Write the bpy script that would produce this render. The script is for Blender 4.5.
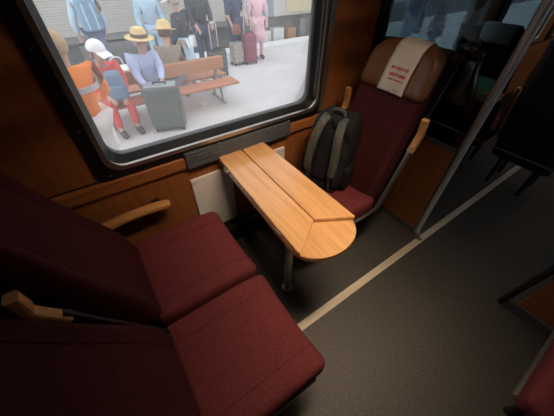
import bpy, bmesh, math, random
from mathutils import Vector, Matrix
random.seed(7)
S = bpy.context.scene
for o in list(bpy.data.objects): bpy.data.objects.remove(o)
col = S.collection
PI = math.pi
# ---------------------------------------------------------------- camera, sky, exposure
cam_d = bpy.data.cameras.new('camera'); cam = bpy.data.objects.new('camera', cam_d); col.objects.link(cam)
RW = ((0.8231800652652113, -0.5677195347528491, 0.008313243047734363),
      (-0.39104838503168565, -0.5775049058498004, -0.7166374566567978),
      (0.41165002212325075, 0.5866707880740455, -0.6973963333044602))   # rows: right, down, forward
cam.matrix_world = Matrix(((RW[0][0], -RW[1][0], -RW[2][0], 0.0),
                           (RW[0][1], -RW[1][1], -RW[2][1], 0.0),
                           (RW[0][2], -RW[1][2], -RW[2][2], 1.6), (0, 0, 0, 1)))
cam_d.sensor_width = 36; cam_d.lens = 262.433 / 554 * 36; cam_d.clip_start = 0.02
S.camera = cam
w = bpy.data.worlds.new('overcast'); S.world = w; w.use_nodes = True
bg = w.node_tree.nodes['Background']; bg.inputs[0].default_value = (0.93, 0.96, 1.0, 1); bg.inputs[1].default_value = 1.7
vs = S.view_settings; vs.view_transform = 'Standard'; vs.look = 'None'; vs.exposure = 0.0; vs.gamma = 1.0; vs.use_curve_mapping = False
LAMP = 105.0            # emission of the carriage's ceiling lamps

# ---------------------------------------------------------------- materials
MATS = {}
def mat(name, c1, c2=None, rough=0.5, metal=0.0, scale=(8, 8, 8), detail=4, bump=0.0, bscale=None, coat=0.0, emit=None, spec=0.5, sheen=0.0):
    m = bpy.data.materials.new(name); m.use_nodes = True; nt = m.node_tree; b = nt.nodes['Principled BSDF']
    b.inputs['Roughness'].default_value = rough; b.inputs['Metallic'].default_value = metal
    b.inputs['Specular IOR Level'].default_value = spec
    b.inputs['Coat Weight'].default_value = coat; b.inputs['Coat Roughness'].default_value = 0.08
    b.inputs['Sheen Weight'].default_value = sheen
    tc = nt.nodes.new('ShaderNodeTexCoord'); mp = nt.nodes.new('ShaderNodeMapping'); mp.inputs['Scale'].default_value = scale
    nt.links.new(tc.outputs['Object'], mp.inputs[0])
    nz = nt.nodes.new('ShaderNodeTexNoise'); nz.inputs['Scale'].default_value = 1.0; nz.inputs['Detail'].default_value = detail
    nt.links.new(mp.outputs[0], nz.inputs[0])
    cr = nt.nodes.new('ShaderNodeValToRGB'); cr.color_ramp.elements[0].position = 0.3; cr.color_ramp.elements[1].position = 0.7
    c2 = c2 or tuple(min(1, x * 1.15) for x in c1)
    cr.color_ramp.elements[0].color = (*c1, 1); cr.color_ramp.elements[1].color = (*c2, 1)
    nt.links.new(nz.outputs[0], cr.inputs[0]); nt.links.new(cr.outputs[0], b.inputs['Base Color'])
    if bump:
        n2 = nt.nodes.new('ShaderNodeTexNoise'); n2.inputs['Scale'].default_value = bscale or 200; n2.inputs['Detail'].default_value = 2
        nt.links.new(tc.outputs['Object'], n2.inputs[0])
        bp = nt.nodes.new('ShaderNodeBump'); bp.inputs['Strength'].default_value = bump; bp.inputs['Distance'].default_value = 0.003
        nt.links.new(n2.outputs[0], bp.inputs['Height']); nt.links.new(bp.outputs[0], b.inputs['Normal'])
    if emit:
        b.inputs['Emission Color'].default_value = (*emit[0], 1); b.inputs['Emission Strength'].default_value = emit[1]
    MATS[name] = m; return m
def glass(name, tint, dirt, gloss):
    m = bpy.data.materials.new(name); m.use_nodes = True; nt = m.node_tree; nt.nodes.clear()
    out = nt.nodes.new('ShaderNodeOutputMaterial'); tr = nt.nodes.new('ShaderNodeBsdfTransparent'); tr.inputs[0].default_value = (*tint, 1)
    gl = nt.nodes.new('ShaderNodeBsdfGlossy'); gl.inputs['Roughness'].default_value = 0.02
    tl = nt.nodes.new('ShaderNodeBsdfTranslucent'); tl.inputs[0].default_value = (0.9, 0.92, 0.95, 1)
    lw = nt.nodes.new('ShaderNodeFresnel'); lw.inputs[0].default_value = 1.45
    ml = nt.nodes.new('ShaderNodeMath'); ml.operation = 'MULTIPLY'; ml.inputs[1].default_value = gloss
    nt.links.new(lw.outputs[0], ml.inputs[0])
    nz = nt.nodes.new('ShaderNodeTexNoise'); nz.inputs['Scale'].default_value = 2.5; nz.inputs['Detail'].default_value = 5
    m2 = nt.nodes.new('ShaderNodeMath'); m2.operation = 'MULTIPLY'; m2.inputs[1].default_value = dirt * 2
    nt.links.new(nz.outputs[0], m2.inputs[0])
    a = nt.nodes.new('ShaderNodeMixShader'); nt.links.new(m2.outputs[0], a.inputs[0]); nt.links.new(tr.outputs[0], a.inputs[1]); nt.links.new(tl.outputs[0], a.inputs[2])
    b = nt.nodes.new('ShaderNodeMixShader'); nt.links.new(ml.outputs[0], b.inputs[0]); nt.links.new(a.outputs[0], b.inputs[1]); nt.links.new(gl.outputs[0], b.inputs[2])
    nt.links.new(b.outputs[0], out.inputs[0]); MATS[name] = m; return m
mat('wood_wall', (0.26, 0.088, 0.026), (0.36, 0.135, 0.042), rough=0.42, scale=(45, 45, 4), coat=0.1)
mat('wood_ledge', (0.30, 0.105, 0.032), (0.40, 0.15, 0.05), rough=0.35, scale=(4, 60, 60), coat=0.15)
mat('wood_table', (0.60, 0.32, 0.13), (0.74, 0.43, 0.20), rough=0.28, scale=(55, 3.0, 20), coat=0.9)
mat('wood_table_edge', (0.50, 0.24, 0.08), (0.60, 0.30, 0.11), rough=0.4, scale=(10, 10, 90))
mat('wood_arm', (0.56, 0.27, 0.095), (0.68, 0.36, 0.14), rough=0.35, scale=(8, 60, 60), coat=0.15)
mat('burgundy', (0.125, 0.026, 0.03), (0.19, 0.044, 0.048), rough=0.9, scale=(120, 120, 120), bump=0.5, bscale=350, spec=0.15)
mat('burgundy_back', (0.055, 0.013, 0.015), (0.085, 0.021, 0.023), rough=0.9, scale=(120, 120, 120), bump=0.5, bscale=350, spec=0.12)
mat('seam', (0.085, 0.02, 0.022), rough=0.9, spec=0.1)
mat('leather', (0.12, 0.048, 0.016), (0.18, 0.075, 0.026), rough=0.45, scale=(14, 14, 14), bump=0.2, bscale=90)
mat('black_shell', (0.010, 0.010, 0.011), (0.016, 0.016, 0.017), rough=0.5)
mat('black_fabric', (0.006, 0.006, 0.008), (0.013, 0.013, 0.016), rough=0.85, scale=(60, 60, 60), bump=0.6, bscale=120, spec=0.3)
mat('strap_grey', (0.04, 0.05, 0.052), (0.09, 0.105, 0.105), rough=0.7, scale=(40, 40, 40), bump=0.4, bscale=200)
mat('olive_webbing', (0.07, 0.062, 0.035), (0.11, 0.1, 0.06), rough=0.8)
mat('black_rubber', (0.008, 0.008, 0.008), (0.014, 0.014, 0.013), rough=0.32)
mat('dark_metal', (0.38, 0.36, 0.33), (0.45, 0.43, 0.40), rough=0.28, metal=0.85)
mat('chrome', (0.60, 0.58, 0.55), (0.70, 0.68, 0.64), rough=0.3, metal=0.6)
mat('steel', (0.36, 0.36, 0.36), (0.46, 0.46, 0.45), rough=0.35, metal=0.9)
mat('pole_grey', (0.40, 0.45, 0.50), (0.46, 0.51, 0.56), rough=0.35, metal=0.1)
mat('vent_grey', (0.065, 0.075, 0.09), (0.09, 0.10, 0.12), rough=0.55, scale=(30, 30, 30))
mat('floor', (0.038, 0.037, 0.035), (0.090, 0.086, 0.078), rough=0.55, scale=(90, 90, 90), detail=6, bump=0.25, bscale=160)
mat('strip', (0.62, 0.55, 0.44), (0.72, 0.65, 0.53), rough=0.4, scale=(3, 60, 60))
mat('white_panel', (0.76, 0.74, 0.72), (0.82, 0.80, 0.78), rough=0.55)
mat('cloth', (0.66, 0.62, 0.57), (0.72, 0.68, 0.63), rough=0.9, scale=(40, 40, 40))
mat('ink_red', (0.52, 0.12, 0.10), rough=0.9)
mat('ink_grey', (0.35, 0.31, 0.31), rough=0.9)
mat('ceiling', (0.30, 0.27, 0.23), (0.34, 0.31, 0.27), rough=0.7)
mat('lamp_glow', (1, 0.85, 0.65), rough=0.5, emit=((1.0, 0.74, 0.51), LAMP))
mat('lamp_far', (1, 0.85, 0.65), rough=0.5, emit=((1.0, 0.70, 0.42), 3.0))
mat('green_paper', (0.16, 0.48, 0.26), (0.26, 0.62, 0.36), rough=0.7, scale=(60, 60, 60))
mat('blind', (0.10, 0.09, 0.075), rough=0.9)  # for the unseen blind added to keep daylight out
mat('cream', (0.62, 0.55, 0.42), rough=0.6)
# outdoors
mat('platform', (0.60, 0.585, 0.585), (0.72, 0.70, 0.70), rough=0.8, scale=(1.2, 1.2, 1.2), detail=8)
mat('platform_edge', (0.82, 0.82, 0.84), (0.9, 0.9, 0.92), rough=0.8)
mat('gravel', (0.18, 0.17, 0.165), (0.30, 0.29, 0.28), rough=0.95, scale=(9, 9, 9))
mat('train_grey', (0.50, 0.49, 0.45), (0.56, 0.55, 0.51), rough=0.5, scale=(1, 1, 1))
mat('train_dark', (0.16, 0.155, 0.15), (0.24, 0.235, 0.225), rough=0.8, scale=(4, 4, 4))
mat('train_window', (0.20, 0.25, 0.29), (0.28, 0.33, 0.37), rough=0.08)
mat('equip_white', (0.72, 0.74, 0.72), (0.85, 0.86, 0.84), rough=0.6, scale=(5, 5, 5))
mat('equip_beige', (0.55, 0.46, 0.28), (0.62, 0.53, 0.34), rough=0.6)
mat('equip_rust', (0.42, 0.22, 0.10), (0.50, 0.28, 0.13), rough=0.8)
mat('bench_tan', (0.52, 0.25, 0.12), (0.62, 0.32, 0.17), rough=0.6, scale=(2, 30, 30))
mat('bench_red', (0.50, 0.19, 0.10), (0.58, 0.25, 0.14), rough=0.55, scale=(2, 30, 30))
mat('bench_leg', (0.34, 0.33, 0.31), rough=0.5, metal=0.4)
mat('case_dark', (0.085, 0.098, 0.092), (0.115, 0.13, 0.125), rough=0.6, scale=(20, 20, 20))
mat('case_top', (0.24, 0.27, 0.29), (0.32, 0.35, 0.37), rough=0.45)
mat('case_burgundy', (0.24, 0.05, 0.09), (0.31, 0.075, 0.12), rough=0.55)
mat('case_pattern', (0.20, 0.17, 0.15), (0.62, 0.55, 0.47), rough=0.8, scale=(22, 22, 22))
mat('skin', (0.60, 0.36, 0.27), (0.68, 0.43, 0.33), rough=0.6)
mat('eye', (0.03, 0.025, 0.02), rough=0.3)
mat('lips', (0.45, 0.2, 0.17), rough=0.6)
for n, c in dict(shirt_blue=(0.47, 0.55, 0.80), orange=(1.0, 0.26, 0.03), red=(0.72, 0.085, 0.07), slate=(0.16, 0.24, 0.34), jeans=(0.13, 0.17, 0.27),
                 khaki=(0.30, 0.26, 0.20), black_cloth=(0.05, 0.055, 0.065), navy=(0.06, 0.075, 0.14), pink=(0.80, 0.52, 0.58), white_cloth=(0.84, 0.84, 0.86),
                 blue_cloth=(0.22, 0.36, 0.50), pale_blue=(0.45, 0.62, 0.76), grey_cloth=(0.33, 0.33, 0.35), beige_cloth=(0.58, 0.48, 0.35), hair_blond=(0.46, 0.33, 0.18),
                 hair_brown=(0.16, 0.10, 0.06), hair_grey=(0.42, 0.4, 0.38), straw=(0.72, 0.54, 0.28), hat_band=(0.13, 0.085, 0.06), reflective=(0.50, 0.50, 0.52),
                 shoe=(0.06, 0.055, 0.05), green_bag=(0.05, 0.25, 0.16), leather_brown=(0.30, 0.12, 0.07), silver=(0.6, 0.6, 0.6)).items():
    mat(n, c, tuple(min(1, x * 1.2) for x in c), rough=0.85, scale=(9, 9, 9), spec=0.2)
glass('window_glass', (0.97, 0.98, 0.98), 0.09, 0.6)
glass('smoked_glass', (0.36, 0.44, 0.48), 0.0, 0.8)

# ---------------------------------------------------------------- helpers
def obj(name, me, m=None, parent=None, loc=None, rot=None, smooth=False):
    if isinstance(me, bmesh.types.BMesh):
        d = bpy.data.meshes.new(name); bmesh.ops.recalc_face_normals(me, faces=me.faces); me.to_mesh(d); me.free(); me = d
    o = bpy.data.objects.new(name, me); col.objects.link(o)
    if m and not me.materials: me.materials.append(MATS[m])
    if parent: o.parent = parent
    if loc: o.location = loc
    if rot: o.rotation_euler = rot
    if smooth: me.shade_smooth()
    return o
def empty(name, loc=(0, 0, 0), rz=0, label=None, cat=None, group=None):
    o = bpy.data.objects.new(name, None); col.objects.link(o); o.location = loc; o.rotation_euler = (0, 0, rz); o.empty_display_size = 0.1
    return tag(o, label, cat, group)
def tag(o, label=None, cat=None, group=None, kind=None):
    if label: o['label'] = label
    if cat: o['category'] = cat
    if group: o['group'] = group
    if kind: o['kind'] = kind
    return o
def box(bm, lo, hi):
    r = bmesh.ops.create_cube(bm, size=1.0)
    for v in r['verts']:
        v.co = Vector(((lo[i] + hi[i]) / 2 + v.co[i] * (hi[i] - lo[i]) for i in range(3)))
    return r['verts']
def boxes(*L):
    bm = bmesh.new()
    for lo, hi in L: box(bm, lo, hi)
    return bm
def bbox(lo, hi, bev=0.004, seg=2):
    bm = bmesh.new(); box(bm, lo, hi)
    bmesh.ops.bevel(bm, geom=bm.edges[:], offset=bev, segments=seg, affect='EDGES', profile=0.5)
    return bm
def rgrid(half, r, n=(6, 6, 6), fn=None, bm=None):
    """box surface with rounded edges of radius r, n interior cells per axis, then bent by fn"""
    bm = bm or bmesh.new(); ax = []
    for h, k in zip(half, n):
        rr = min(r, h * 0.98); e = [0, 0.12 * rr, 0.34 * rr, 0.65 * rr]
        ax.append([-h + t for t in e] + [-h + rr + (2 * h - 2 * rr) * i / k for i in range(k + 1)] + [h - t for t in reversed(e)])
    cache = {}
    def V(i, j, k):
        key = (i, j, k)
        if key not in cache:
            p = [ax[0][i], ax[1][j], ax[2][k]]
            q = [max(-h + min(r, h * .98), min(h - min(r, h * .98), c)) for h, c in zip(half, p)]
            d = Vector(p) - Vector(q)
            if d.length > 1e-9: p = Vector(q) + d.normalized() * min(r, min(half) * .98)
            co = Vector(p); co = Vector(fn(co)) if fn else co
            cache[key] = bm.verts.new(co)
        return cache[key]
    L = [len(a) - 1 for a in ax]
    for a, b, c in ((0, 1, 2), (1, 2, 0), (2, 0, 1)):
        for s in (0, L[c]):
            for i in range(L[a]):
                for j in range(L[b]):
                    f = []
                    for di, dj in ((0, 0), (1, 0), (1, 1), (0, 1)):
                        idx = [0, 0, 0]; idx[a] = i + di; idx[b] = j + dj; idx[c] = s; f.append(V(*idx))
                    bm.faces.new(f if s else f[::-1])
    return bm
def sweep(pts, rad, n=10, bm=None, flat=None, up=Vector((0, 0, 1))):
    """tube along pts; rad number or list; flat=(a,b) gives an elliptical/oblong section: a sideways, b along up"""
    bm = bm or bmesh.new(); P = [Vector(p) for p in pts]; rings = []
    for i, p in enumerate(P):
        t = (P[min(i + 1, len(P) - 1)] - P[max(i - 1, 0)]).normalized()
        u = up if abs(t.dot(up)) < 0.95 else Vector((1, 0, 0))
        s = t.cross(u).normalized(); u = s.cross(t).normalized()
        r = rad[i] if isinstance(rad, (list, tuple)) else rad
        a, b = (flat[0] * r, flat[1] * r) if flat else (r, r)
        ring = []
        for k in range(n):
            th = 2 * PI * (k + 0.5) / n; c_, s_ = math.cos(th), math.sin(th)
            if flat: c_, s_ = math.copysign(abs(c_) ** 0.5, c_), math.copysign(abs(s_) ** 0.5, s_)
            ring.append(bm.verts.new(p + s * c_ * a + u * s_ * b))
        rings.append(ring)
    for a, b in zip(rings, rings[1:]):
        for k in range(n): bm.faces.new((a[k], a[(k + 1) % n], b[(k + 1) % n], b[k]))
    bm.faces.new(rings[0][::-1]); bm.faces.new(rings[-1]); return bm
def curve(pts, n=6):
    """Catmull-Rom through pts"""
    P = [Vector(p) for p in pts]; P = [P[0] * 2 - P[1]] + P + [P[-1] * 2 - P[-2]]; out = []
    for i in range(1, len(P) - 2):
        for k in range(n):
            t = k / n; a, b, c, d = P[i - 1:i + 3]
            out.append(0.5 * ((2 * b) + (c - a) * t + (2 * a - 5 * b + 4 * c - d) * t * t + (3 * b - a - 3 * c + d) * t ** 3))
    return out + [P[-2]]
def cyl(p, r, h, n=20, r2=None, bm=None):
    bm = bm or bmesh.new()
    bmesh.ops.create_cone(bm, cap_ends=True, segments=n, radius1=r, radius2=r if r2 is None else r2, depth=h, matrix=Matrix.Translation((p[0], p[1], p[2] + h / 2)))
    return bm
def ball(c, r, bm=None, u=14, v=9):
    bm = bm or bmesh.new(); r = r if hasattr(r, '__len__') else (r, r, r)
    bmesh.ops.create_uvsphere(bm, u_segments=u, v_segments=v, radius=1, matrix=Matrix.Translation(c) @ Matrix.Diagonal((*r, 1)))
    return bm
def prism(poly, z0, z1, bev=0.0):
    bm = bmesh.new(); a = [bm.verts.new((x, y, z0)) for x, y in poly]; b = [bm.verts.new((x, y, z1)) for x, y in poly]
    n = len(poly); bm.faces.new(a[::-1]); bm.faces.new(b)
    for i in range(n): bm.faces.new((a[i], a[(i + 1) % n], b[(i + 1) % n], b[i]))
    if bev:
        e = [e for e in bm.edges if abs(e.verts[0].co.z - e.verts[1].co.z) < 1e-6 and e.verts[0].co.z > (z0 + z1) / 2]
        bmesh.ops.bevel(bm, geom=e, offset=bev, segments=2, affect='EDGES')
    return bm
def rrect(x0, x1, z0, z1, r, n=6):
    out = []
    for cx, cz, a0 in ((x1 - r, z1 - r, 0), (x0 + r, z1 - r, 90), (x0 + r, z0 + r, 180), (x1 - r, z0 + r, 270)):
        for k in range(n + 1):
            a = math.radians(a0 + 90 * k / n); out.append((cx + r * math.cos(a), cz + r * math.sin(a)))
    return out
def ring(outer, inner, y0, y1, yin=None):
    """frame in the x-z plane between two outlines of equal length, from y0 (inside face) to y1"""
    bm = bmesh.new(); yi = y0 if yin is None else yin
    A = [bm.verts.new((x, y0, z)) for x, z in outer]; B = [bm.verts.new((x, yi, z)) for x, z in inner]
    C = [bm.verts.new((x, y1, z)) for x, z in outer]; D = [bm.verts.new((x, y1, z)) for x, z in inner]
    n = len(outer)
    for i in range(n):
        j = (i + 1) % n
        bm.faces.new((A[i], A[j], B[j], B[i])); bm.faces.new((C[j], C[i], D[i], D[j]))
        bm.faces.new((A[j], A[i], C[i], C[j])); bm.faces.new((B[i], B[j], D[j], D[i]))
    return bm
def copy_tree(o, parent=None):
    c = o.copy(); col.objects.link(c); c.parent = parent
    for ch in list(o.children): copy_tree(ch, c)
    return c

# ---------------------------------------------------------------- carriage shell
WY, WO = 1.33, 1.45            # inner and outer face of the window wall
OY = -1.52                     # inner face of the wall across the aisle
X0, X1 = -2.3, 7.2
ZC = 2.2
WZ0, WZ1 = 0.83, 1.60          # window openings
WIN = [(-0.09, 1.26), (1.76, 3.11), (3.52, 4.87), (5.28, 6.63)]
tag(obj('floor', boxes(((X0, OY - .12, -0.1), (X1, WO, 0))), 'floor'), 'dark grey-brown speckled floor covering', 'floor', kind='structure')
tag(obj('ceiling', boxes(((X0, OY - .12, ZC), (X1, WO, ZC + .1))), 'ceiling'), 'pale carriage ceiling', 'ceiling', kind='structure')
def side_wall(name, ya, yb, label):
    L = [((X0, ya, 0), (X1, yb, WZ0 - .0)), ((X0, ya, WZ1), (X1, yb, ZC))]
    xs = [X0] + [v for p in WIN for v in p] + [X1]
    for i in range(0, len(xs), 2): L.append(((xs[i], ya, WZ0), (xs[i + 1], yb, WZ1)))
    return tag(obj(name, boxes(*L), 'wood_wall'), label, 'wall', kind='structure')
WALL = side_wall('wall_window_side', WY, WO, 'orange-brown wood veneer carriage wall around the windows')
side_wall('wall_aisle_side', OY - .12, OY, 'wood veneer carriage wall across the aisle')
tag(obj('wall_rear', boxes(((X0 - .1, OY - .12, 0), (X0, WO, ZC))), 'wood_wall'), 'wood end wall behind the left seats', 'wall', kind='structure')
tag(obj('wall_front', boxes(((X1, OY - .12, 0), (X1 + .1, WO, ZC))), 'wood_wall'), 'wood end wall at the far end of the carriage', 'wall', kind='structure')
# ledge along the wall below the windows: rounded rail, dark joint above
lb = bmesh.new(); prof = [(WY + .001, .700), (WY - .018, .702), (WY - .022, .712), (WY - .020, .765), (WY - .012, .778), (WY + .001, .779)]
va = [lb.verts.new((X0, y, z)) for y, z in prof]; vb = [lb.verts.new((X1, y, z)) for y, z in prof]
for i in range(len(prof)):
    j = (i + 1) % len(prof); lb.faces.new((va[i], va[j], vb[j], vb[i]))
lb.faces.new(va[::-1]); lb.faces.new(vb)
tag(obj('trim_1', lb, 'wood_ledge'), 'wooden ledge rail running along the wall below the windows', 'trim', kind='structure')
tag(obj('trim_2', boxes(((X0, WY - .004, .779), (X1, WY + .002, .787))), 'black_shell'), 'dark joint above the wooden ledge', 'trim', kind='structure')
tag(obj('trim_3', boxes(((X0, WY - .004, .690), (X1, WY + .002, .700))), 'black_shell'), 'dark joint below the wooden ledge', 'trim', kind='structure')
tag(obj('baseboard_window_side', boxes(((X0, WY - .10, 0), (X1, WY, .13))), 'black_shell'), 'dark heater duct along the foot of the wall', 'baseboard', kind='structure')
# seat rail let into the floor
rail = tag(obj('trim_4', bbox((0.1, .405, -.002), (3.9, .453, .006), .003), 'strip'), 'pale metal seat rail strip let into the dark floor', 'trim', kind='structure')

def make_window(n, x0, x1, side):
    gx0, gx1, gz0, gz1 = x0 + .05, x1 - .06, .872, 1.56
    y_in = WY if side > 0 else OY
    s = side
    r = tag(empty('window_%d' % n, ((x0 + x1) / 2, y_in, WZ0)), kind='structure'); r['label'] = 'carriage window %d with black rubber frame' % n
    def P(bm, name, m):
        bmesh.ops.transform(bm, matrix=Matrix.Translation((-(x0 + x1) / 2, 0, -WZ0)), verts=bm.verts)
        if s < 0: bmesh.ops.scale(bm, vec=(1, -1, 1), verts=bm.verts)
        return obj(name, bm, m, r)
    # wide black outer frame (blind tracks left and right), then steel bead, then inner seal
    P(ring(rrect(x0 - .045, x1 + .005, .788, 1.66, .045), rrect(x0 + .012, x1 - .045, .842, 1.60, .055), -.022, .01, -.026), 'outer_frame', 'black_rubber')
    P(ring(rrect(x0 + .008, x1 - .018, .826, 1.60, .075), rrect(gx0 - .020, gx1 + .022, .848, 1.575, .075), -.034, .0, -.036), 'steel_bead', 'dark_metal')
    P(ring(rrect(gx0 - .024, gx1 + .026, .842, 1.58, .08), rrect(gx0, gx1, gz0, gz1, .07), -.028, .07, .03), 'inner_seal', 'black_rubber')
    if n == 1:
        for sx_, sz_ in ((x0 - .018, 1.05), (x0 - .018, 1.36), (x0 + .01, .812), (.5, .806), (1.0, .806)): P(ball((sx_, -.024, sz_), (.005, .003, .005), u=8, v=5), 'screw', 'steel')
    if s < 0 and n < 6: P(boxes(((x0 + .02, -.012, .845), (x1 - .03, -.008, 1.60))), 'roller_blind', 'blind')  # unseen dark sheet added to cut stray daylight on the seats
    if s > 0: P(boxes(((x1 + .004, -.020, .80), (x1 + .050, .004, 1.62))), 'side_bar', 'dark_metal')
    P(ring_pane(gx0 - .01, gx1 + .01, gz0 - .01, gz1 + .01), 'pane', 'window_glass')
    return r
def ring_pane(x0, x1, z0, z1):
    bm = bmesh.new(); o = rrect(x0, x1, z0, z1, .075)
    a = [bm.verts.new((x, .045, z)) for x, z in o]; b = [bm.verts.new((x, .052, z)) for x, z in o]; n = len(o)
    bm.faces.new(a); bm.faces.new(b[::-1])
    for i in range(n): bm.faces.new((a[i], b[i], b[(i + 1) % n], a[(i + 1) % n]))
    return bm
wl = ['large window above the folding table with people on the platform behind it', 'window behind the smoked glass partition', 'window beyond the far pair of black seats', 'window at the far end of the carriage']
for i, (a, b) in enumerate(WIN):
    make_window(i + 1, a, b, 1)['label'] = wl[i]
for i, (a, b) in enumerate(WIN):
    make_window(i + 5, a, b, -1)['label'] = ['window across the aisle from the table, dark roller blind drawn', 'uncovered window across the aisle beyond the low partition', 'uncovered window across the aisle beside the far seats', 'uncovered window across the aisle at the far end'][i]
# grey vent strip under the big window
v = empty('window_vent', (0.65, WY, .70), 0, 'dark grey vent strip on the sill under the large window', 'vent')
obj('vent_body', bbox((-.365, -.040, .004), (.36, .0, .105), .006), 'vent_grey', v)
for k in range(3): obj('vent_slot', bbox((-.33, -.042, .022 + .026 * k), (.33, -.036, .030 + .026 * k), .001, 1), 'vent_grey', v)
# white plates under the table on the wall
for xa, xb, lb_ in ((.285, .555, 'white plate on the wall between the window seat and the table'), (.705, .985, 'white plate on the wall beside the backpack')):
    p = empty('wall_plate', ((xa + xb) / 2, WY, .15), 0, lb_, 'panel')
    obj('plate', bbox((-(xb - xa) / 2, -.016, 0), ((xb - xa) / 2, .001, .46), .004), 'white_panel', p)
    for sx in (-1, 1):
        for zz in (.03, .43): obj('screw', ball((sx * ((xb - xa) / 2 - .02), -.017, zz), (.005, .003, .005), u=8, v=5), 'steel', p)
# wooden armrest on the wall
AO = Vector((-.08, 1.30, .56))
pts = [AO + p for p in curve([(-.26, -.045, -.055), (-.20, -.05, -.012), (-.08, -.055, .018), (.08, -.055, .022), (.205, -.055, .012)], 6)]
ab = obj('armrest', sweep(pts, [.7 if i in (0, len(pts) - 1) else 1 for i in range(len(pts))], 12, flat=(.028, .017)), 'wood_arm', WALL); ab['label'] = 'curved pale wooden armrest'
for q0, q1 in (((-.2, -.03, -.04), (-.16, .035, -.012)), ((.12, -.03, -.03), (.16, .035, .006))): obj('bracket', boxes((AO + Vector(q0), AO + Vector(q1))), 'black_shell', ab)

# luggage rack above the windows, and the ceiling lamps (out of view)
rk = empty('luggage_rack', (2.4, WY, 1.82), 0, 'steel luggage rack above the windows', 'rack')
obj('front_rail', sweep([(-4.6, -.66, 0), (4.7, -.66, 0)], .016, 10), 'steel', rk)
for k in range(9): obj('slat', bbox((-4.6, -.62 + .07 * k, -.006), (4.7, -.585 + .07 * k, .006), .002, 1), 'steel', rk)
for k in range(6): obj('bracket', bbox((-4.5 + 1.8 * k, -.66, -.02), (-4.47 + 1.8 * k, .0, .006), .003, 1), 'steel', rk)
l = empty('louvre_lamp', (.72, .30, ZC), 0, 'long warm ceiling lamp with cross louvres above the table', 'lamp')
LX0, LX1, LD, LN = -.45, .45, .135, 12
obj('lamp_housing', bbox((LX0 - .02, -.10, -.012), (LX1 + .02, .10, 0), .003), 'black_shell', l)
for sy, dd in ((-1, .30), (1, .06)): obj('side_reflector', boxes(((LX0 - .02, sy * .10 - .004, -dd), (LX1 + .02, sy * .10 + .004, 0))), 'black_shell', l)  # black skirts, deep one added to cut the light across the aisle
obj('tube_cover', bbox((LX0, -.07, -.022), (LX1, .07, -.010), .003), 'lamp_glow', l)
for k in range(LN + 1):
    x = LX0 + (LX1 - LX0) * k / LN
    obj('louvre', boxes(((x - .0015, -.096, -.022 - LD), (x + .0015, .096, -.010))), 'black_shell', l)  # cross plates added to keep lamp light off the left seat backs
l = empty('ceiling_lamp', (5.0, 0.0, ZC), 0, 'dim warm ceiling lamp above the far end of the aisle', 'lamp')
obj('lamp_housing', bbox((-.27, -.16, -.02), (.27, .16, 0), .006), 'ceiling', l)
obj('diffuser', bbox((-.25, -.14, -.032), (.25, .14, -.018), .006), 'lamp_far', l)

# ---------------------------------------------------------------- partitions and pole
pt = empty('partition_screen', (1.70, .92, 0), 0, 'wooden panel with smoked glass above, standing behind the single window seat', 'partition')
obj('panel', bbox((0, -.395, .03), (.028, .408, .725), .004), 'wood_wall', pt)
obj('top_cap', bbox((-.004, -.40, .724), (.032, .409, .744), .003), 'vent_grey', pt)
obj('base_strip', bbox((-.004, -.40, 0), (.032, .409, .032), .003), 'vent_grey', pt)
obj('glass_pane', bbox((.010, -.405, .744), (.018, .409, 1.62), .001, 1), 'smoked_glass', pt)
obj('glass_edge', bbox((.006, -.412, .744), (.022, -.402, 1.62), .002, 1), 'dark_metal', pt)
obj('glass_top', bbox((.002, -.412, 1.615), (.026, .409, 1.64), .002, 1), 'dark_metal', pt)
gp = empty('grab_pole', (1.70, .488, 0), 0, 'tall grey grab pole at the aisle end of the partition', 'pole')
obj('tube', cyl((0, 0, 0), .019, ZC, 20), 'pole_grey', gp, smooth=False)
obj('foot_flange', cyl((0, 0, 0), .036, .014, 20), 'steel', gp)
obj('foot_clamp', boxes(((-.05, -.075, .0), (-.02, .03, .014))), 'steel', gp)
obj('top_flange', cyl((0, 0, ZC - .015), .036, .015, 20), 'steel', gp)
p2 = empty('partition_panel', (1.64, -.16, 0), 0, 'low wooden partition with dark base beside the seat across the aisle', 'partition')
obj('panel', bbox((0, -1.35, .075), (.03, -.075, .73), .004), 'wood_wall', p2)
obj('base_strip', bbox((-.012, -1.352, 0), (.04, -.02, .076), .003), 'vent_grey', p2)
obj('edge_post', sweep([(.015, -.012, 0), (.015, -.04, .35), (.015, -.07, .75)], 1, 10, flat=(.016, .03), up=Vector((1, 0, 0))), 'black_shell', p2)

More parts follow.
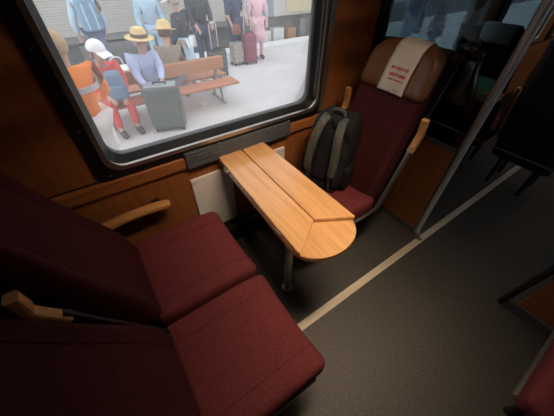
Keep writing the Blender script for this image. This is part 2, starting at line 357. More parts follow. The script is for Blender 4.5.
# ---------------------------------------------------------------- seats
LEAN = .36
def make_seat(name, loc, rz, width, label, arms=(), group=None, head=0.0, LEAN=LEAN):
    r = empty(name, loc, rz, label, 'chair', group)
    W = width / 2
    # seat cushion: dished centre, raised side bolsters, rolled front edge
    def fc(p):
        x, y, z = p; s = abs(y) / W; x = x * 1.04 + .01
        top = (z + .055) / .11
        bol = .018 * max(0, min(1, (s - .60) / .22)) - .016 * max(0, 1 - (s / .62) ** 2)
        drop = -.020 * max(0, (x - .10) / .14) ** 2
        tilt = .03 * x
        return (x + .235, y, z + .405 + top * (bol + drop) + tilt)
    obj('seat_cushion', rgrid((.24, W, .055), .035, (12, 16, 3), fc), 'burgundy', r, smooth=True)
    for sy in (-1, 1):   # seam between centre panel and bolster
        pts = [fc(Vector((x, sy * W * .62, .0555))) for x in [-.20 + .42 * i / 14 for i in range(15)]]
        obj('seam', sweep(pts, .0015, 6), 'seam', r)
    # backrest, leaning
    def fb(p):
        x, y, z = p; s = abs(y) / W
        front = max(0, (x + .05) / .10)
        zz = z + .76
        bol = .022 * max(0, min(1, (s - .55) / .3)) * front
        lum = .025 * math.exp(-((zz - .62) / .16) ** 2) * front
        nar = 1 - .12 * max(0, (zz - .6) / .5)
        return (x + bol + lum - .05 - LEAN * (zz - .46), y * nar, zz)
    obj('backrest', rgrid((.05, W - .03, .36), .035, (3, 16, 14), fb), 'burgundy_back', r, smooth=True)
    for sy in (-1, 1):
        pts = [fb(Vector((.0505, sy * W * .58, z))) for z in [-.30 + .6 * i / 14 for i in range(15)]]
        obj('seam', sweep(pts, .0015, 6), 'seam', r)
    # leather headrest with wings curving forward
    def fh(p):
        x, y, z = p; s = abs(y) / (W - .05)
        zz = z + 1.135 + head
        wing = .05 * s ** 2.2
        rnd = -.035 * max(0, s - .55) ** 1.5 / .45 ** 1.5 * (1 if z > 0 else 0) * min(1, max(0, z / .12))
        return (x + wing - .045 - LEAN * (zz - .46), y * (1 - .05 * max(0, z / .13)), zz + rnd)
    obj('headrest', rgrid((.055, W - .05, .125), .05, (3, 14, 8), fh), 'leather', r, smooth=True)
    # black shell behind
    def fs(p):
        x, y, z = p; s = abs(y) / W; zz = z + .80
        zz -= .03; curl = .06 * max(0, (s - .7) / .3) ** 2
        return (x + curl - .125 - LEAN * (zz - .46), y, zz)
    obj('back_shell', rgrid((.02, W - .018, .47), .018, (2, 14, 14), fs), 'black_shell', r, smooth=True)
    obj('shell_trim', sweep([(-.125 - LEAN * (.42 - .46) - .03, y, .40) for y in (-W * .9, -W * .3, W * .3, W * .9)], .006, 8), 'steel', r)
    # base frame, pedestal legs
    obj('side_rail', bbox((-.04, -W - .004, .335), (.44, -W + .016, .362), .004), 'steel', r)
    obj('side_rail', bbox((-.04, W - .016, .335), (.44, W + .004, .362), .004), 'steel', r)
    obj('base_pan', bbox((-.02, -W + .02, .31), (.43, W - .02, .352), .006), 'black_shell', r)
    for xx in (.02, .28):
        obj('leg', sweep([(xx, -W * .55, .31), (xx + .02, -W * .55, .16), (xx, -W * .55, 0)], .02, 10), 'black_shell', r)
        obj('leg', sweep([(xx, W * .55, .31), (xx + .02, W * .55, .16), (xx, W * .55, 0)], .02, 10), 'black_shell', r)
    for sy, up0, up1, dx in arms:
        y = sy
        bx = lambda z, d=0: .02 + dx - LEAN * (z - .46)
        ar = obj('armrest', sweep(curve([(bx(up0), y, up0), (bx((up0 + up1) / 2) - .005, y, (up0 + up1) / 2), (bx(up1 - .05) + .012, y, up1 - .05), (bx(up1) + .035, y, up1)], 5), 1, 12, flat=(.019, .016), up=Vector((1, 0, .3))), 'wood_arm', r)
        obj('arm_bracket', sweep([(bx(.42) - .005, y, .42), (bx(up0) - .012, y, up0 + .03)], 1, 8, flat=(.010, .02), up=Vector((1, 0, .3))), 'steel' if width > .52 else 'black_shell', ar)
    return r
make_seat('train_chair', (-.14, .915, 0), 0, .51, 'burgundy seat below the window, beside the curved wooden wall armrest', head=.07)
make_seat('train_chair', (-.14, .385, 0), 0, .50, 'burgundy aisle seat next to the floor rail, wooden armrest folded up on its side', arms=[(.215, .84, 1.01, -.01)], head=.07, LEAN=.46)
make_seat('train_chair', (1.25, .93, 0), PI, .54, 'single burgundy seat with brown leather headrest holding the black backpack', arms=[(.297, .79, .975, -.015), (-.285, .74, .96, -.05)])
make_seat('train_chair', (2.86, .935, 0), 0, .50, 'far seat seen from its black back, by the window beyond the partition', arms=[(-.268, .50, .86, 0)])
make_seat('train_chair', (2.86, .37, 0), 0, .49, 'far seat seen from its black back, on the aisle beyond the grab pole', arms=[(.255, .88, 1.06, 0)])
make_seat('train_chair', (1.35, -.60, 0), PI, .50, 'seat across the aisle in front of the low wooden partition')

# printed cover on the headrest of the single seat
cv = empty('headrest_cover', (1.25, .93, 0), PI, 'white cloth headrest cover with red print on the brown leather headrest', 'cover')
def cover_pt(u, v, off=.006):     # u across -1..1, v 0 (top back) .. 1 (front bottom)
    y = u * .088 + .012 + .004 * math.sin(v * 5 + u)
    prof = [(-.115, 1.155), (-.103, 1.21), (-.085, 1.247), (-.045, 1.264), (-.008, 1.248), (.010, 1.215), (.0165, 1.17), (.0165, 1.11), (.013, 1.05), (.008, 1.02)]
    t = v * (len(prof) - 1); i = min(int(t), len(prof) - 2); f_ = t - i
    x = prof[i][0] * (1 - f_) + prof[i + 1][0] * f_; z = prof[i][1] * (1 - f_) + prof[i + 1][1] * f_
    wing = .05 * (abs(y) / .25) ** 2.2
    return Vector((x + wing - LEAN * (z - .46) + (off if v > .4 else -off * .3), y, z + (off if .15 < v < .55 else 0)))
bm = bmesh.new(); NU, NV = 8, 30
g = [[bm.verts.new(cover_pt(-1 + 2 * i / NU, j / NV)) for i in range(NU + 1)] for j in range(NV + 1)]
for j in range(NV):
    for i in range(NU): bm.faces.new((g[j][i], g[j][i + 1], g[j + 1][i + 1], g[j + 1][i]))
c_ = obj('cover_cloth', bm, 'cloth', cv, smooth=True); md = c_.modifiers.new('thick', 'SOLIDIFY'); md.thickness = .003; md.offset = 0
def ink(name, v, u0, u1, dv, m):
    bm = bmesh.new(); n = 6
    a = [bm.verts.new(cover_pt(u0 + (u1 - u0) * i / n, v, .0095)) for i in range(n + 1)]; b = [bm.verts.new(cover_pt(u0 + (u1 - u0) * i / n, v + dv, .0095)) for i in range(n + 1)]
    for i in range(n): bm.faces.new((a[i], a[i + 1], b[i + 1], b[i]))
    obj(name, bm, m, c_)
for v0, words in ((.705, [(-.72, -.42), (-.36, -.2), (-.14, .12), (.18, .3), (.36, .62)]), (.765, [(-.7, -.2), (-.14, .02), (.08, .55)]), (.815, [(-.7, -.55), (-.5, -.1), (-.05, .1), (.16, .5)])):
    for a_, b_ in words: ink('print', v0, -b_, -a_, .028 if v0 < .8 else .016, 'ink_red')
ink('print', .925, .15, .62, .018, 'ink_grey')

# black jacket hanging behind the headrest, at the edge of the smoked glass
jk = empty('hanging_jacket', (1.64, .66, 0), 0, 'glossy black jacket hanging between the headrest and the grab pole', 'jacket')
def fj(p):
    x, y, z = p
    return (x + .012 * math.sin(z * 24 + y * 30) - .0, y * (1 - .35 * max(0, z / .25)) + .012 * math.sin(z * 17), z + 1.13 + .01 * math.sin(y * 40))
obj('jacket_body', rgrid((.03, .09, .12), .03, (4, 10, 10), fj), 'black_rubber', jk, smooth=True)
obj('collar', sweep(curve([(-.02, -.06, 1.25), (-.04, 0, 1.275), (-.01, .06, 1.255)], 5), .022, 10), 'black_rubber', jk, smooth=True)
obj('hook', sweep(curve([(.045, 0, 1.25), (.03, 0, 1.30), (.0, 0, 1.30), (-.01, 0, 1.275)], 4), .005, 8), 'steel', jk)

# tray on the far window seat's back with a green leaflet
tr = empty('seat_tray', (2.47, .82, .80), 0, 'small wooden tray fixed behind the far window seat', 'tray')
obj('tray_board', bbox((-.06, -.14, .0), (.10, .14, .055), .008), 'wood_table', tr)
for ya in (-.10, .07): obj('tray_bracket', boxes(((.08, ya, -.03), (.14, ya + .03, .03))), 'steel', tr)
gl = empty('green_leaflet', (2.50, .84, .853), 0, 'green leaflet standing on the small wooden tray', 'leaflet')
bm = bmesh.new(); box(bm, (-.004, -.11, 0), (.004, .11, .10)); bmesh.ops.rotate(bm, matrix=Matrix.Rotation(math.radians(35), 3, 'Y'), verts=bm.verts)
obj('leaflet_cover', bm, 'green_paper', gl)
# cover on far window seat
fc_ = empty('headrest_cover', (2.86, .89, 0), 0, 'pale cloth headrest cover hanging over the far black seat back', 'cover')
bm = bmesh.new(); n = 10; prof = [(-.135, 1.16), (-.13, 1.22), (-.115, 1.26), (-.06, 1.268), (-.0, 1.262), (.022, 1.22), (.03, 1.15)]
rows = [[bm.verts.new((x - .02 - LEAN * (z - .46), y, z)) for y in (-.1, 0, .1)] for x, z in prof]
for a_, b_ in zip(rows, rows[1:]):
    for i in range(2): bm.faces.new((a_[i], a_[i + 1], b_[i + 1], b_[i]))
o = obj('cover_cloth', bm, 'cloth', fc_, smooth=True); md = o.modifiers.new('thick', 'SOLIDIFY'); md.thickness = .004; md.offset = 0

# ---------------------------------------------------------------- folding table
TZ = .70
t = empty('folding_table', (.57, .686, 0), 0, 'varnished wooden folding table with both leaves folded in, on one steel leg', 'table')
def rel(P): return [(x - .57, y - .686) for x, y in P]
base = [(.795, 1.325), (.786, .52)]
for k in range(1, 16):
    a_ = -PI * k / 16; base.append((.612 + .172 * math.cos(a_), .515 + .128 * math.sin(a_)))
base += [(.440, .52), (.478, 1.325)]
obj('table_board', prism(rel(base), TZ - .026, TZ, .003), 'wood_table', t)
LT = [(.474, 1.27), (.482, 1.30), (.50, 1.312), (.60, 1.312), (.622, 1.30), (.628, 1.27), (.6125, .580), (.447, .468), (.441, .478)]
RT = [(.634, 1.27), (.640, 1.305), (.66, 1.318), (.765, 1.318), (.785, 1.305), (.790, 1.27), (.790, .492), (.782, .487), (.6165, .580)]
obj('left_leaf', prism(rel(LT), TZ + .001, TZ + .024, .003), 'wood_table', t)
obj('right_leaf', prism(rel(RT), TZ + .001, TZ + .024, .003), 'wood_table', t)
for k, yy in enumerate((1.17, .62)):
    f_ = (1.27 - yy) / (1.27 - .47); xx = .474 + (.441 - .474) * f_
    obj('hinge', bbox((xx - .573 - .008, yy - .686 - .022, TZ - .014), (xx - .570 + .004, yy - .686 + .022, TZ + .012), .002, 1), 'dark_metal', t)
    obj('hinge', bbox((.222, yy - .686 - .022, TZ - .014), (.231, yy - .686 + .022, TZ + .012), .002, 1), 'dark_metal', t)
leg = obj('leg', cyl((0, 0, .0), .023, TZ - .026, 20), 'chrome', t, smooth=False)
obj('foot_flange', cyl((0, 0, 0), .036, .010, 24, .030), 'chrome', leg)
obj('under_rail', bbox((-.02, -.12, TZ - .055), (.02, .62, TZ - .025), .004), 'black_shell', t)

# ---------------------------------------------------------------- backpack
bp_ = empty('backpack', (1.075, 1.00, .455), math.radians(180 + 18), 'black backpack with grey padded straps standing on the single seat', 'backpack')
BL = .30
def fp(p):
    x, y, z = p; zz = z + .235
    tap = 1 - .13 * max(0, (zz - .2) / .27) ** 2 - .10 * max(0, (.1 - zz) / .1)
    bul = -.03 * math.sin(max(0, min(1, zz / .42)) * PI) if x < 0 else 0
    wr = .008 * math.sin(zz * 45 + y * 25) + .006 * math.sin(y * 60 + zz * 14)
    return (x + bul + wr - BL * zz, y * tap, zz)
body = obj('bag_body', rgrid((.085, .145, .225), .05, (6, 12, 14), fp), 'black_fabric', bp_, smooth=True)
for sy in (-1, 1):
    pts = curve([(.055 - BL * .445, sy * .055, .445), (.098 - BL * .43, sy * .06, .43), (.128 - BL * .36, sy * .072, .36), (.128 - BL * .26, sy * .085, .26), (.115 - BL * .16, sy * .088, .16), (.095 - BL * .09, sy * .075, .09)], 5)
    st = obj('shoulder_strap', sweep(pts, [.75] + [1] * (len(pts) - 5) + [.9, .75, .55, .4], 12, flat=(.026, .012), up=Vector((1, 0, 0))), 'strap_grey', bp_, smooth=True)
    obj('strap_webbing', sweep([p + Vector((.014, sy * .004, 0)) for p in pts[6:-3]], 1, 8, flat=(.011, .003), up=Vector((1, 0, 0))), 'olive_webbing', st)
    obj('strap_tail', sweep(curve([(.095 - BL * .09, sy * .075, .09), (.10, sy * .10, .05), (.085, sy * .135, .04)], 4), 1, 8, flat=(.010, .003), up=Vector((1, 0, 0))), 'black_shell', st)
    obj('side_pocket', rgrid((.055, .022, .075), .02, (3, 3, 4), lambda p, sy=sy: (p[0] - .03 - .02, p[1] + sy * .152, p[2] + .10)), 'black_fabric', bp_, smooth=True)
obj('top_handle', sweep(curve([(.05 - BL * .455, -.045, .452), (.05 - BL * .47, -.03, .485), (.05 - BL * .47, .03, .485), (.05 - BL * .455, .045, .452)], 5), 1, 8, flat=(.006, .012), up=Vector((1, 0, 0))), 'strap_grey', bp_)
obj('back_pad', rgrid((.014, .05, .15), .012, (2, 4, 8), lambda p: (p[0] + .088 - BL * (p[2] + .235), p[1], p[2] + .235)), 'black_fabric', bp_, smooth=True)

# ---------------------------------------------------------------- outside: platform and the train across it
G = -.55
tag(obj('ground', boxes(((-60, -60, -1.5), (90, 60, -1.4))), 'gravel'), 'gravel track bed', 'ground', kind='structure')
tag(obj('platform', boxes(((-40, 1.75, -1.4), (70, 8.05, G))), 'platform'), 'pale paved station platform', 'platform', kind='structure')
tag(obj('platform_edge', boxes(((-40, 8.05, -1.4), (70, 8.55, G + .004))), 'platform_edge'), 'white edge strip of the platform', 'platform', kind='structure')
TY = 8.95
tc_ = empty('train_carriage', (0, TY, -1.4), 0, 'grey train carriage with ribbed sides standing across the platform', 'train')
# ribbed side (z up from .08 world)
bm = bmesh.new(); prof = []; z = .09
while z < .90:
    prof += [(0, z), (0, z + .030), (.014, z + .036), (.014, z + .048)]; z += .054
prof += [(0, z), (0, 1.0)]
for xa, xb in ((-30, 4.95),):
    A = [bm.verts.new((xa, y, zz + 1.4)) for y, zz in prof]; B = [bm.verts.new((xb, y, zz + 1.4)) for y, zz in prof]
    for i in range(len(prof) - 1): bm.faces.new((A[i], B[i], B[i + 1], A[i + 1]))
box(bm, (-30, .016, 1.49), (4.95, 2.8, 4.3)); box(bm, (-30, -.012, 2.4), (4.95, .05, 4.3))
obj('ribbed_side', bm, 'train_grey', tc_)
obj('plain_side', bbox((4.96, .0, 1.45), (30, 2.8, 4.3), .02), 'train_grey', tc_)
obj('door_panel', bbox((5.1, -.02, 1.46), (6.05, .04, 3.6), .02), 'train_window', tc_)
obj('underframe', boxes(((-30, .35, .45), (30, 2.4, 1.50))), 'train_dark', tc_)
obj('skirt_rail', boxes(((-30, .02, 1.34), (4.95, .10, 1.48))), 'train_dark', tc_)
for k, (xa, xb, za, zb, m) in enumerate([(-3.2, -1.2, .72, 1.30, 'train_dark'), (.2, 1.5, .80, 1.28, 'train_dark'), (2.9, 3.4, .9, 1.22, 'equip_white'), (5.35, 6.0, .55, 1.05, 'equip_white'), (6.1, 6.55, .6, 1.1, 'equip_white'), (6.7, 7.1, .65, 1.05, 'equip_rust'), (6.55, 7.6, 1.52, 2.4, 'equip_beige'), (7.25, 7.6, .75, 1.3, 'train_dark')]):
    obj('equipment_box', bbox((xa, -.04 if m == 'equip_beige' else .06, za), (xb, .5, zb), .02), m, tc_)
for xx in (-6.0, -3.8, 8.6, 10.8):
    bm = bmesh.new(); bmesh.ops.create_cone(bm, cap_ends=True, segments=28, radius1=.46, radius2=.46, depth=.14, matrix=Matrix.Translation((xx, .55, .62)) @ Matrix.Rotation(PI / 2, 4, 'X'))
    obj('wheel', bm, 'train_dark', tc_)
tag(obj('track_rail', boxes(((-40, TY + .5, -1.4), (70, TY + .57, -1.25)), ), 'train_dark'), 'steel rail under the carriage across the platform', 'rail')

# bench, back to back
bn = empty('platform_bench', (1.10, 5.15, G), 0, 'wooden double-sided bench with metal legs on the platform', 'bench')
for sgn in (-1, 1):
    obj('back_plank', bbox((-1.25, sgn * .035 - .018 + (-.02), .56), (1.18, sgn * .035 + .018 - .02, .76), .008), 'bench_tan', bn)
    for k in range(3):
        ya = -.02 + sgn * (.10 + .125 * k); yb = ya + sgn * .115
        obj('seat_plank', bbox((-1.28, min(ya, yb), .375), (1.28, max(ya, yb), .41), .006), 'bench_red', bn)
for xx in (-1.0, 0.0, 1.02):
    obj('leg_frame', sweep([(xx, -.40, .36), (xx, .36, .36)], 1, 8, flat=(.025, .018)), 'bench_leg', bn)
    for sgn in (-1, 1): obj('leg', sweep([(xx, -.02 + sgn * .12, .37), (xx, -.02 + sgn * .20, 0.0)], 1, 8, flat=(.028, .018), up=Vector((1, 0, 0))), 'bench_leg', bn)
    obj('foot', sweep([(xx, -.34, .015), (xx, .30, .015)], 1, 8, flat=(.028, .015)), 'bench_leg', bn)
    obj('back_post', sweep([(xx, -.02, .36), (xx, -.02, .74)], 1, 8, flat=(.015, .03)), 'bench_leg', bn)

def suitcase(name, loc, rz, half, m, mt, label, handle=0.0, wheels=True):
    r = empty(name, loc, rz, label, 'suitcase')
    hx, hy, hz = half
    obj('shell', rgrid(half, .05, (6, 4, 8), lambda p: (p[0], p[1] - (.008 if abs(p[0]) < hx * .7 and p[1] < 0 else 0), p[2] + hz + .05)), m, r, smooth=True)
    obj('zip', rgrid((hx + .004, .012, hz + .004), .05, (6, 2, 8), lambda p: (p[0], p[1] * .9 + .03, p[2] + hz + .05)), 'black_shell', r, smooth=True)
    tp = obj('top_plate', rgrid((hx * .86, hy * .85, .012), .01, (4, 4, 1), lambda p: (p[0], p[1], p[2] + 2 * hz + .052)), mt, r, smooth=True)
    obj('grip', sweep(curve([(-.09, -.01, 2 * hz + .055), (-.08, -.01, 2 * hz + .09), (.08, -.01, 2 * hz + .09), (.09, -.01, 2 * hz + .055)], 4), .012, 8), 'black_shell', tp)
    obj('front_pocket', rgrid((hx * .82, .014, hz * .6), .012, (4, 1, 6), lambda p: (p[0], p[1] - hy - .006, p[2] + hz * .8 + .05)), m, r, smooth=True)
    if handle:
        h = 2 * hz + .05
        obj('trolley_handle', sweep([(-.09, hy * .6, h - .05), (-.09, hy * .6, h + handle), (-.06, hy * .6, h + handle + .03), (.06, hy * .6, h + handle + .03), (.09, hy * .6, h + handle), (.09, hy * .6, h - .05)], .011, 8), 'silver', r)
    for sx in (-1, 1):
        for sy in (-1, 1):
            bm = bmesh.new(); bmesh.ops.create_cone(bm, cap_ends=True, segments=14, radius1=.028, radius2=.028, depth=.03, matrix=Matrix.Translation((sx * hx * .8, sy * hy * .7, .028)) @ Matrix.Rotation(PI / 2, 4, 'Y'))
            box(bm, (sx * hx * .8 - .02, sy * hy * .7 - .02, .03), (sx * hx * .8 + .02, sy * hy * .7 + .02, .07)); obj('wheel', bm, 'black_shell', r)
    return r
suitcase('suitcase', (.90, 4.42, G), math.radians(-20), (.265, .14, .325), 'case_dark', 'case_top', 'large dark grey suitcase standing in front of the seated man in a hat')
suitcase('suitcase', (3.87, 6.85, G), math.radians(-6), (.17, .13, .31), 'case_burgundy', 'case_burgundy', 'burgundy upright suitcase with a long pulled-out handle', .55)
suitcase('suitcase', (3.52, 6.92, G), math.radians(8), (.155, .12, .23), 'case_pattern', 'case_top', 'small patterned suitcase next to the burgundy one')
suitcase('suitcase', (2.74, 6.35, G), math.radians(10), (.19, .12, .25), 'case_dark', 'black_shell', 'black trolley case held by the standing man in a dark jacket', .48)

def bag(name, loc, rz, half, m, label, cat='bag'):
    r = empty(name, loc, rz, label, cat); hx, hy, hz = half
    obj('bag_body', rgrid(half, min(half) * .7, (5, 4, 5), lambda p: (p[0] * (1 - .25 * max(0, p[2] / hz)), p[1], p[2] + hz)), m, r, smooth=True)
    obj('handle', sweep(curve([(-hx * .45, 0, hz * 1.9), (-hx * .3, 0, hz * 2.5), (hx * .3, 0, hz * 2.5), (hx * .45, 0, hz * 1.9)], 4), .012, 8), m, r)
    return r
bag('travel_bag', (1.50, 6.05, G), .2, (.2, .12, .14), 'green_bag', 'dark green bag on the ground behind the bench')
bag('travel_bag', (2.12, 5.72, G), -.2, (.12, .1, .15), 'white_cloth', 'white bag on the ground behind the bench')
bag('travel_bag', (2.40, 5.70, G), -.2, (.1, .09, .13), 'slate', 'blue bag on the ground behind the bench end')
bag('carrier_bag', (.62, 6.25, G), .1, (.26, .18, .28), 'white_cloth', 'white carrier bag behind the seated man in a hat')
pl = obj('litter', rgrid((.085, .06, .012), .011, (5, 5, 1), lambda p: (p[0], p[1], p[2] + .014 + .02 * math.sin(p[0] * 60) * math.sin(p[1] * 50 + 1))), 'white_cloth', None, (1.72, 5.0, G), (0, 0, .4), True)
tag(pl, 'crumpled white paper lying on the platform in front of the bench', 'litter')

# ---------------------------------------------------------------- people on the platform
def skin_obj(name, V, E, rad, m, parent, sub=1, root=0):
    d = bpy.data.meshes.new(name); d.from_pydata([tuple(p) for p in V], E, []); d.materials.append(MATS[m])
    o = bpy.data.objects.new(name, d); col.objects.link(o); o.parent = parent
    sk = o.modifiers.new('skin', 'SKIN'); sk.use_smooth_shade = True
    sv = d.skin_vertices[0].data
    for i, r in enumerate(rad): sv[i].radius = (r, r) if not hasattr(r, '__len__') else r; sv[i].use_root = False
    sv[root].use_root = True
    ss = o.modifiers.new('sub', 'SUBSURF'); ss.levels = sub; ss.render_levels = sub
    return o
def person(loc, rz, label, H=1.72, sit=False, lean=0.0, top='navy', legs='jeans', hair='hair_brown', hat=None, hands=None, head_turn=(0, 0), sleeves=True, elbow=None, skirt=None, group=None, bald=False, face=True):
    k = H / 1.72; r = empty('person', loc, rz, label, 'person', group)
    if sit: pz = .50; hip = Vector((0, 0, pz))
    else: pz = .94; hip = Vector((0, 0, pz))
    cl, sl = math.cos(lean), math.sin(lean)
    def T(x, y, z): return Vector((hip.x + x * cl + z * sl, y, hip.z - x * sl + z * cl)) * k
    J = {'pelvis': hip * k, 'belly': T(.0, 0, .16), 'chest': T(.0, 0, .34), 'neck': T(.01, 0, .50), 'headb': T(.03, 0, .60), 'headm': T(.04, 0, .68), 'headt': T(.03, 0, .775)}
    for s, n in ((1, 'L'), (-1, 'R')):
        J['sh' + n] = T(0, s * .18, .45)
        hd = Vector(hands[n]) * 1.0 if hands and n in hands else (T(.14, s * .24, -.04) if not sit else T(.30, s * .14, .06))
        el = Vector(elbow[n]) if elbow and n in elbow else (J['sh' + n] + hd) / 2 + Vector((-.06, s * .06, -.05))
        J['el' + n] = el; J['wr' + n] = hd
        J['hip' + n] = Vector((0, s * .09, pz - .04)) * k
        if sit: J['kn' + n] = Vector((.43, s * .13, .49)) * k; J['an' + n] = Vector((.42, s * .13, .08)) * k
        else: J['kn' + n] = Vector((.02, s * .10, .50)) * k; J['an' + n] = Vector((-.01, s * .10, .07)) * k
        J['toe' + n] = J['an' + n] + Vector((.17, s * .02, -.035)) * k
    names = list(J); idx = {n: i for i, n in enumerate(names)}; V = [J[n] for n in names]
    R = {'pelvis': .10, 'belly': .095, 'chest': .10, 'neck': .055, 'headb': .078, 'headm': .098, 'headt': .062, 'sh': .050, 'el': .038, 'wr': .032, 'hip': .088, 'kn': .06, 'an': .042, 'toe': .034}
    def rr(n, s=1.0):
        q = R.get(n) or R[n[:-1]]; return tuple(c * s * k for c in q) if hasattr(q, '__len__') else (q * s * k, q * s * k)
    rad = [rr(n) for n in names]
    E = [('pelvis', 'belly'), ('belly', 'chest'), ('chest', 'neck'), ('neck', 'headb'), ('headb', 'headm'), ('headm', 'headt')]
    for n in 'LR': E += [('chest', 'sh' + n), ('sh' + n, 'el' + n), ('el' + n, 'wr' + n), ('pelvis', 'hip' + n), ('hip' + n, 'kn' + n), ('kn' + n, 'an' + n), ('an' + n, 'toe' + n)]
    ed = [(idx[a_], idx[b_]) for a_, b_ in E]
    for s, n in ((1, 'L'), (-1, 'R')):          # palm and five fingers
        wv = J['wr' + n]; d = (wv - J['el' + n]).normalized(); sd = Vector((-d.y, d.x, 0)); sd = sd.normalized() if sd.length > .05 else Vector((0, 1, 0))
        cu = d.cross(sd).normalized(); cu = cu if cu.z < 0 else -cu
        V.append(wv + d * .05 * k); pi_ = len(V) - 1; rad.append((.034 * k, .022 * k)); ed.append((idx['wr' + n], pi_))
        for q, (off, ln) in enumerate(((-.036, .055), (-.026, .075), (-.009, .085), (.009, .08), (.026, .062))):
            base_ = V[pi_] + (sd * off + (d * .03 if q else d * -.01)) * k
            V.append(base_); a0 = len(V) - 1; rad.append((.010 * k,) * 2); ed.append((pi_, a0))
            V.append(base_ + (d * ln * .6 + cu * .012 + (sd * -.03 if q == 0 else sd * 0)) * k); rad.append((.009 * k,) * 2); ed.append((a0, a0 + 1))
            V.append(base_ + (d * ln * .85 + cu * .035 + (sd * -.035 if q == 0 else sd * 0)) * k); rad.append((.007 * k,) * 2); ed.append((a0 + 1, a0 + 2))
    skin_obj('body', V, ed, rad, 'skin', r)
    def cloth(name, keys, edges, sc, m, ext=None):
        vv = [J[q] for q in keys]; rd = [rr(q, 1.5 if q in ('pelvis', 'belly', 'chest') else (1.95 if q[:2] == 'sh' else 1.7 if q[:2] == 'el' else sc)) for q in keys]; id_ = {q: i for i, q in enumerate(keys)}
        return skin_obj(name, vv, [(id_[a_], id_[b_]) for a_, b_ in edges], rd, m, r)
    J['neckb'] = J['chest'].lerp(J['neck'], .72); R['neckb'] = .066
    tk = ['pelvis', 'belly', 'chest', 'neckb', 'shL', 'shR', 'elL', 'elR']; te = [('pelvis', 'belly'), ('belly', 'chest'), ('chest', 'neckb'), ('chest', 'shL'), ('chest', 'shR'), ('shL', 'elL'), ('shR', 'elR')]
    if sleeves:
        for n in 'LR': J['cuf' + n] = J['el' + n].lerp(J['wr' + n], .88); R['cuf' + n] = .036; tk.append('cuf' + n); te.append(('el' + n, 'cuf' + n))
    cloth('top', tk, te, 1.22, top)
    if skirt:
        bm = bmesh.new(); n = 16; rows = []
        for zz, ra in ((pz + .10, .145), (pz - .05, .18), (pz - .28, .22), (pz - .48, .26)):
            rows.append([bm.verts.new((ra * .8 * math.cos(2 * PI * i / n) * k, ra * math.sin(2 * PI * i / n) * k, zz * k)) for i in range(n)])
        for a_, b_ in zip(rows, rows[1:]):
            for i in range(n): bm.faces.new((a_[i], a_[(i + 1) % n], b_[(i + 1) % n], b_[i]))
        o = obj('skirt', bm, skirt, r, smooth=True); md = o.modifiers.new('thick', 'SOLIDIFY'); md.thickness = .01
    if legs:
        lk = ['pelvis']; le = []
        for n in 'LR':
            J['hem' + n] = J['kn' + n].lerp(J['an' + n], .9); R['hem' + n] = .052
            lk += ['hip' + n, 'kn' + n, 'hem' + n]; le += [('pelvis', 'hip' + n), ('hip' + n, 'kn' + n), ('kn' + n, 'hem' + n)]
        cloth('trousers', lk, le, 1.2, legs)
    for n in 'LR':
        p = J['an' + n]
        obj('shoe', rgrid((.13 * k, .045 * k, .045 * k), .035 * k, (5, 3, 2), lambda c, p=p: (c[0] + p.x + .055 * k, c[1] + p.y, c[2] + p.z - .025 * k)), 'shoe', r, smooth=True)
    hc = J['headm'] + Vector((0, 0, .0))
    ty, tp = head_turn; rot = Matrix.Rotation(ty, 3, 'Z') @ Matrix.Rotation(tp, 3, 'Y')
    def hp(x, y, z): return hc + rot @ (Vector((x, y, z)) * k)
    if face:
        for s in (1, -1):
            obj('eye', ball(hp(.098, s * .034, .01), .011 * k, u=8, v=6), 'eye', r); obj('ear', ball(hp(0, s * .098, -.005), (.022 * k, .012 * k, .032 * k), u=8, v=6), 'skin', r)
        obj('nose', ball(hp(.108, 0, -.018), (.018 * k, .014 * k, .024 * k), u=8, v=6), 'skin', r); obj('mouth', ball(hp(.098, 0, -.058), (.008 * k, .026 * k, .007 * k), u=8, v=6), 'lips', r)
    if not bald:
        bm = ball((0, 0, 0), (.115 * k, .112 * k, .125 * k), u=16, v=10)
        bmesh.ops.delete(bm, geom=[v for v in bm.verts if (v.co.x > .045 * k and v.co.z < .055 * k) or v.co.z < -.075 * k], context='VERTS')
        for v in bm.verts: v.co = hc + rot @ (v.co + Vector((-.008, 0, .015)) * k)
        o = obj('hair', bm, hair, r, smooth=True); md = o.modifiers.new('thick', 'SOLIDIFY'); md.thickness = .012
    if hat:
        kind, m, band = hat
        if kind == 'brim':
            bm = bmesh.new(); prof = [(.0, .185), (.05, .188), (.088, .172), (.108, .12), (.116, .065), (.165, .048), (.20, .055), (.20, .047), (.165, .038), (.10, .05)]
            n = 20; rows = [[bm.verts.new(hp(1.06 * q * math.cos(2 * PI * i / n), q * math.sin(2 * PI * i / n), z_)) for i in range(n)] for q, z_ in prof[1:]]
            for a_, b_ in zip(rows, rows[1:]):
                for i in range(n): bm.faces.new((a_[i], a_[(i + 1) % n], b_[(i + 1) % n], b_[i]))
            bm.faces.new(rows[0]); h_ = obj('hat', bm, m, r, smooth=True)
            bm = bmesh.new(); rows = [[bm.verts.new(hp(1.06 * q * math.cos(2 * PI * i / n), q * math.sin(2 * PI * i / n), z_)) for i in range(n)] for q, z_ in ((.119, .063), (.116, .112))]
            for i in range(n): bm.faces.new((rows[0][i], rows[0][(i + 1) % n], rows[1][(i + 1) % n], rows[1][i]))
            if band: obj('hat_band', bm, band, h_)
        else:
            bm = ball((0, 0, 0), (.125 * k, .12 * k, .12 * k), u=16, v=10)
            bmesh.ops.delete(bm, geom=[v for v in bm.verts if v.co.z < -.005], context='VERTS')
            for v in bm.verts: v.co = hc + rot @ (v.co + Vector((0, 0, .05)) * k)
            h_ = obj('cap', bm, m, r, smooth=True); md = h_.modifiers.new('thick', 'SOLIDIFY'); md.thickness = .01
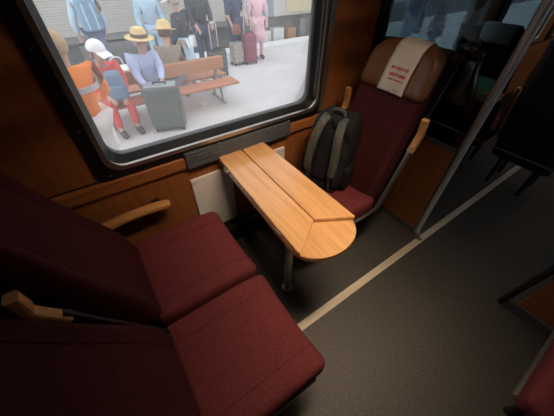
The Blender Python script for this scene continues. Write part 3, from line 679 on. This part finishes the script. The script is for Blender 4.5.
            obj('cap_peak', rgrid((.07, .085, .006), .005, (4, 6, 1), lambda p: tuple(hp(p[0] + .155, p[1] * (1 - 1.5 * max(0, p[0])), p[2] + .045 - .4 * p[1] ** 2 * 4 - p[0] * .2))), m, h_)
    r_data = (r, J, hp, k); return r_data
DN = -PI / 2     # facing our train
# man in hat on bench
pm = person((.90, 5.10 - .02, G), DN + .15, 'seated man in a light blue shirt and straw hat with a dark band', sit=True, lean=.12, top='shirt_blue', legs='beige_cloth', hat=('brim', 'straw', 'hat_band'), hair='hair_grey', head_turn=(.5, .1),
            hands={'L': (.46, .02, .66), 'R': (.48, -.18, .58)})
obj('watch', sweep([(.40, .035, .66), (.42, .03, .66)], .05, 10), 'black_cloth', pm[0])
# red top and white cap
pr = person((.26, 5.02, G), DN + .1, 'seated person in a white cap and red jacket hugging a blue-grey rucksack', sit=True, lean=.30, top='red', legs='red', hat=('cap', 'white_cloth', None), hands={'L': (.46, .10, .60), 'R': (.46, -.12, .62)}, head_turn=(.4, .25))
r_ = empty('rucksack', (.34, 4.60, G + .54), -.2, 'blue-grey rucksack on the lap of the person in red', 'rucksack')
obj('bag_body', rgrid((.13, .09, .20), .06, (5, 4, 6), lambda p: (p[0] * (1 - .2 * max(0, p[2] / .2)), p[1], p[2] + .20)), 'slate', r_, smooth=True)
obj('bag_pocket', rgrid((.09, .03, .09), .025, (3, 2, 3), lambda p: (p[0], p[1] - .10, p[2] + .14)), 'slate', r_, smooth=True)
# orange high-visibility jacket, close to our train
po = person((-.10, 3.25, G), 1.9, 'standing person in an orange high-visibility jacket and white trousers', H=1.64, top='orange', legs='white_cloth', hair='hair_blond', hands={'L': (.16, .22, .98), 'R': (.16, -.22, .98)})
for zz in (1.18,):
    bm = bmesh.new(); n = 16; rows = [[bm.verts.new((.165 * math.cos(2 * PI * i / n), .205 * math.sin(2 * PI * i / n), z_)) for i in range(n)] for z_ in (zz, zz + .05)]
    for i in range(n): bm.faces.new((rows[0][i], rows[0][(i + 1) % n], rows[1][(i + 1) % n], rows[1][i]))
    o = obj('reflective_band', bm, 'reflective', po[0]); md = o.modifiers.new('thick', 'SOLIDIFY'); md.thickness = .008
# khaki jacket, seated on the other side
person((1.36, 5.26, G), PI / 2 - .4, 'seated person in a khaki jacket and pale straw hat with back to our train', sit=True, lean=.22, top='khaki', legs='grey_cloth', hat=('brim', 'straw', None), head_turn=(0, .2))
person((1.90, 5.98, G), PI * .75, 'standing woman in a white cap and black cardigan behind the bench', H=1.60, top='black_cloth', legs='white_cloth', skirt='pale_blue', hat=('cap', 'white_cloth', None), hair='hair_grey', head_turn=(.3, .2))
person((2.62, 6.80, G), DN + .1, 'standing man in a dark jacket holding a trolley handle', H=1.74, top='black_cloth', legs='navy', hands={'L': (.26, .14, 1.02), 'R': (.20, -.20, .98)})
person((1.72, 7.45, G), DN, 'person in a pale blue top standing near the platform edge', H=1.70, top='pale_blue', legs='pale_blue', hair='hair_blond')
pb = person((.52, 7.25, G), PI / 2 + .15, 'person in a blue shirt with a blue backpack, back to our train', H=1.78, top='pale_blue', legs='jeans', hair='hair_brown')
r_ = empty('rucksack', (.53, 7.05, G + 1.02), .15, 'tall blue rucksack on the back of the person in a blue shirt', 'rucksack')
obj('bag_body', rgrid((.17, .10, .26), .06, (5, 4, 6), lambda p: (p[0] * (1 - .15 * max(0, p[2] / .26)), p[1], p[2] + .26)), 'blue_cloth', r_, smooth=True)
for sx in (-1, 1): obj('strap', sweep([(sx * .08, -.105, .04), (sx * .085, -.112, .26), (sx * .07, -.09, .48)], 1, 8, flat=(.016, .006), up=Vector((0, 1, 0))), 'pale_blue', r_)
person((3.72, 7.25, G), DN + .3, 'woman in a navy dress standing behind the burgundy suitcase', H=1.66, top='navy', legs='navy', skirt='navy', sleeves=False, hands={'L': (.22, .18, .92), 'R': (.14, -.24, .82)})
bag('handbag', (3.62, 7.02, G + .66), .2, (.12, .05, .10), 'leather_brown', 'brown leather handbag carried by the woman in navy', 'handbag')
person((4.32, 7.15, G), DN - .3, 'person in pink top next to the burgundy suitcase', H=1.62, top='pink', legs='pink', skirt='pink', sleeves=False, hair='hair_blond', hands={'L': (.2, .2, .86), 'R': (.2, -.2, .86)})
person((6.25, 6.75, G), DN, 'grey-haired person in grey clothes standing alone beyond the suitcases', H=1.70, top='grey_cloth', legs='grey_cloth', hair='hair_grey')
for i, (x, y, rz, tp, lg, lab) in enumerate([(8.2, 5.2, 2.6, 'navy', 'blue_cloth', 'person in navy jacket seen through the window behind the partition'), (9.6, 6.2, -2.0, 'blue_cloth', 'grey_cloth', 'person in blue jacket seen through the window behind the partition'),
                                      (7.4, 4.0, 2.2, 'black_cloth', 'jeans', 'person in black coat seen through the window behind the partition'), (11.2, 6.8, 3.0, 'slate', 'navy', 'person in slate jacket far along the platform')]):
    person((x, y, G), rz, lab, H=1.72, top=tp, legs=lg)
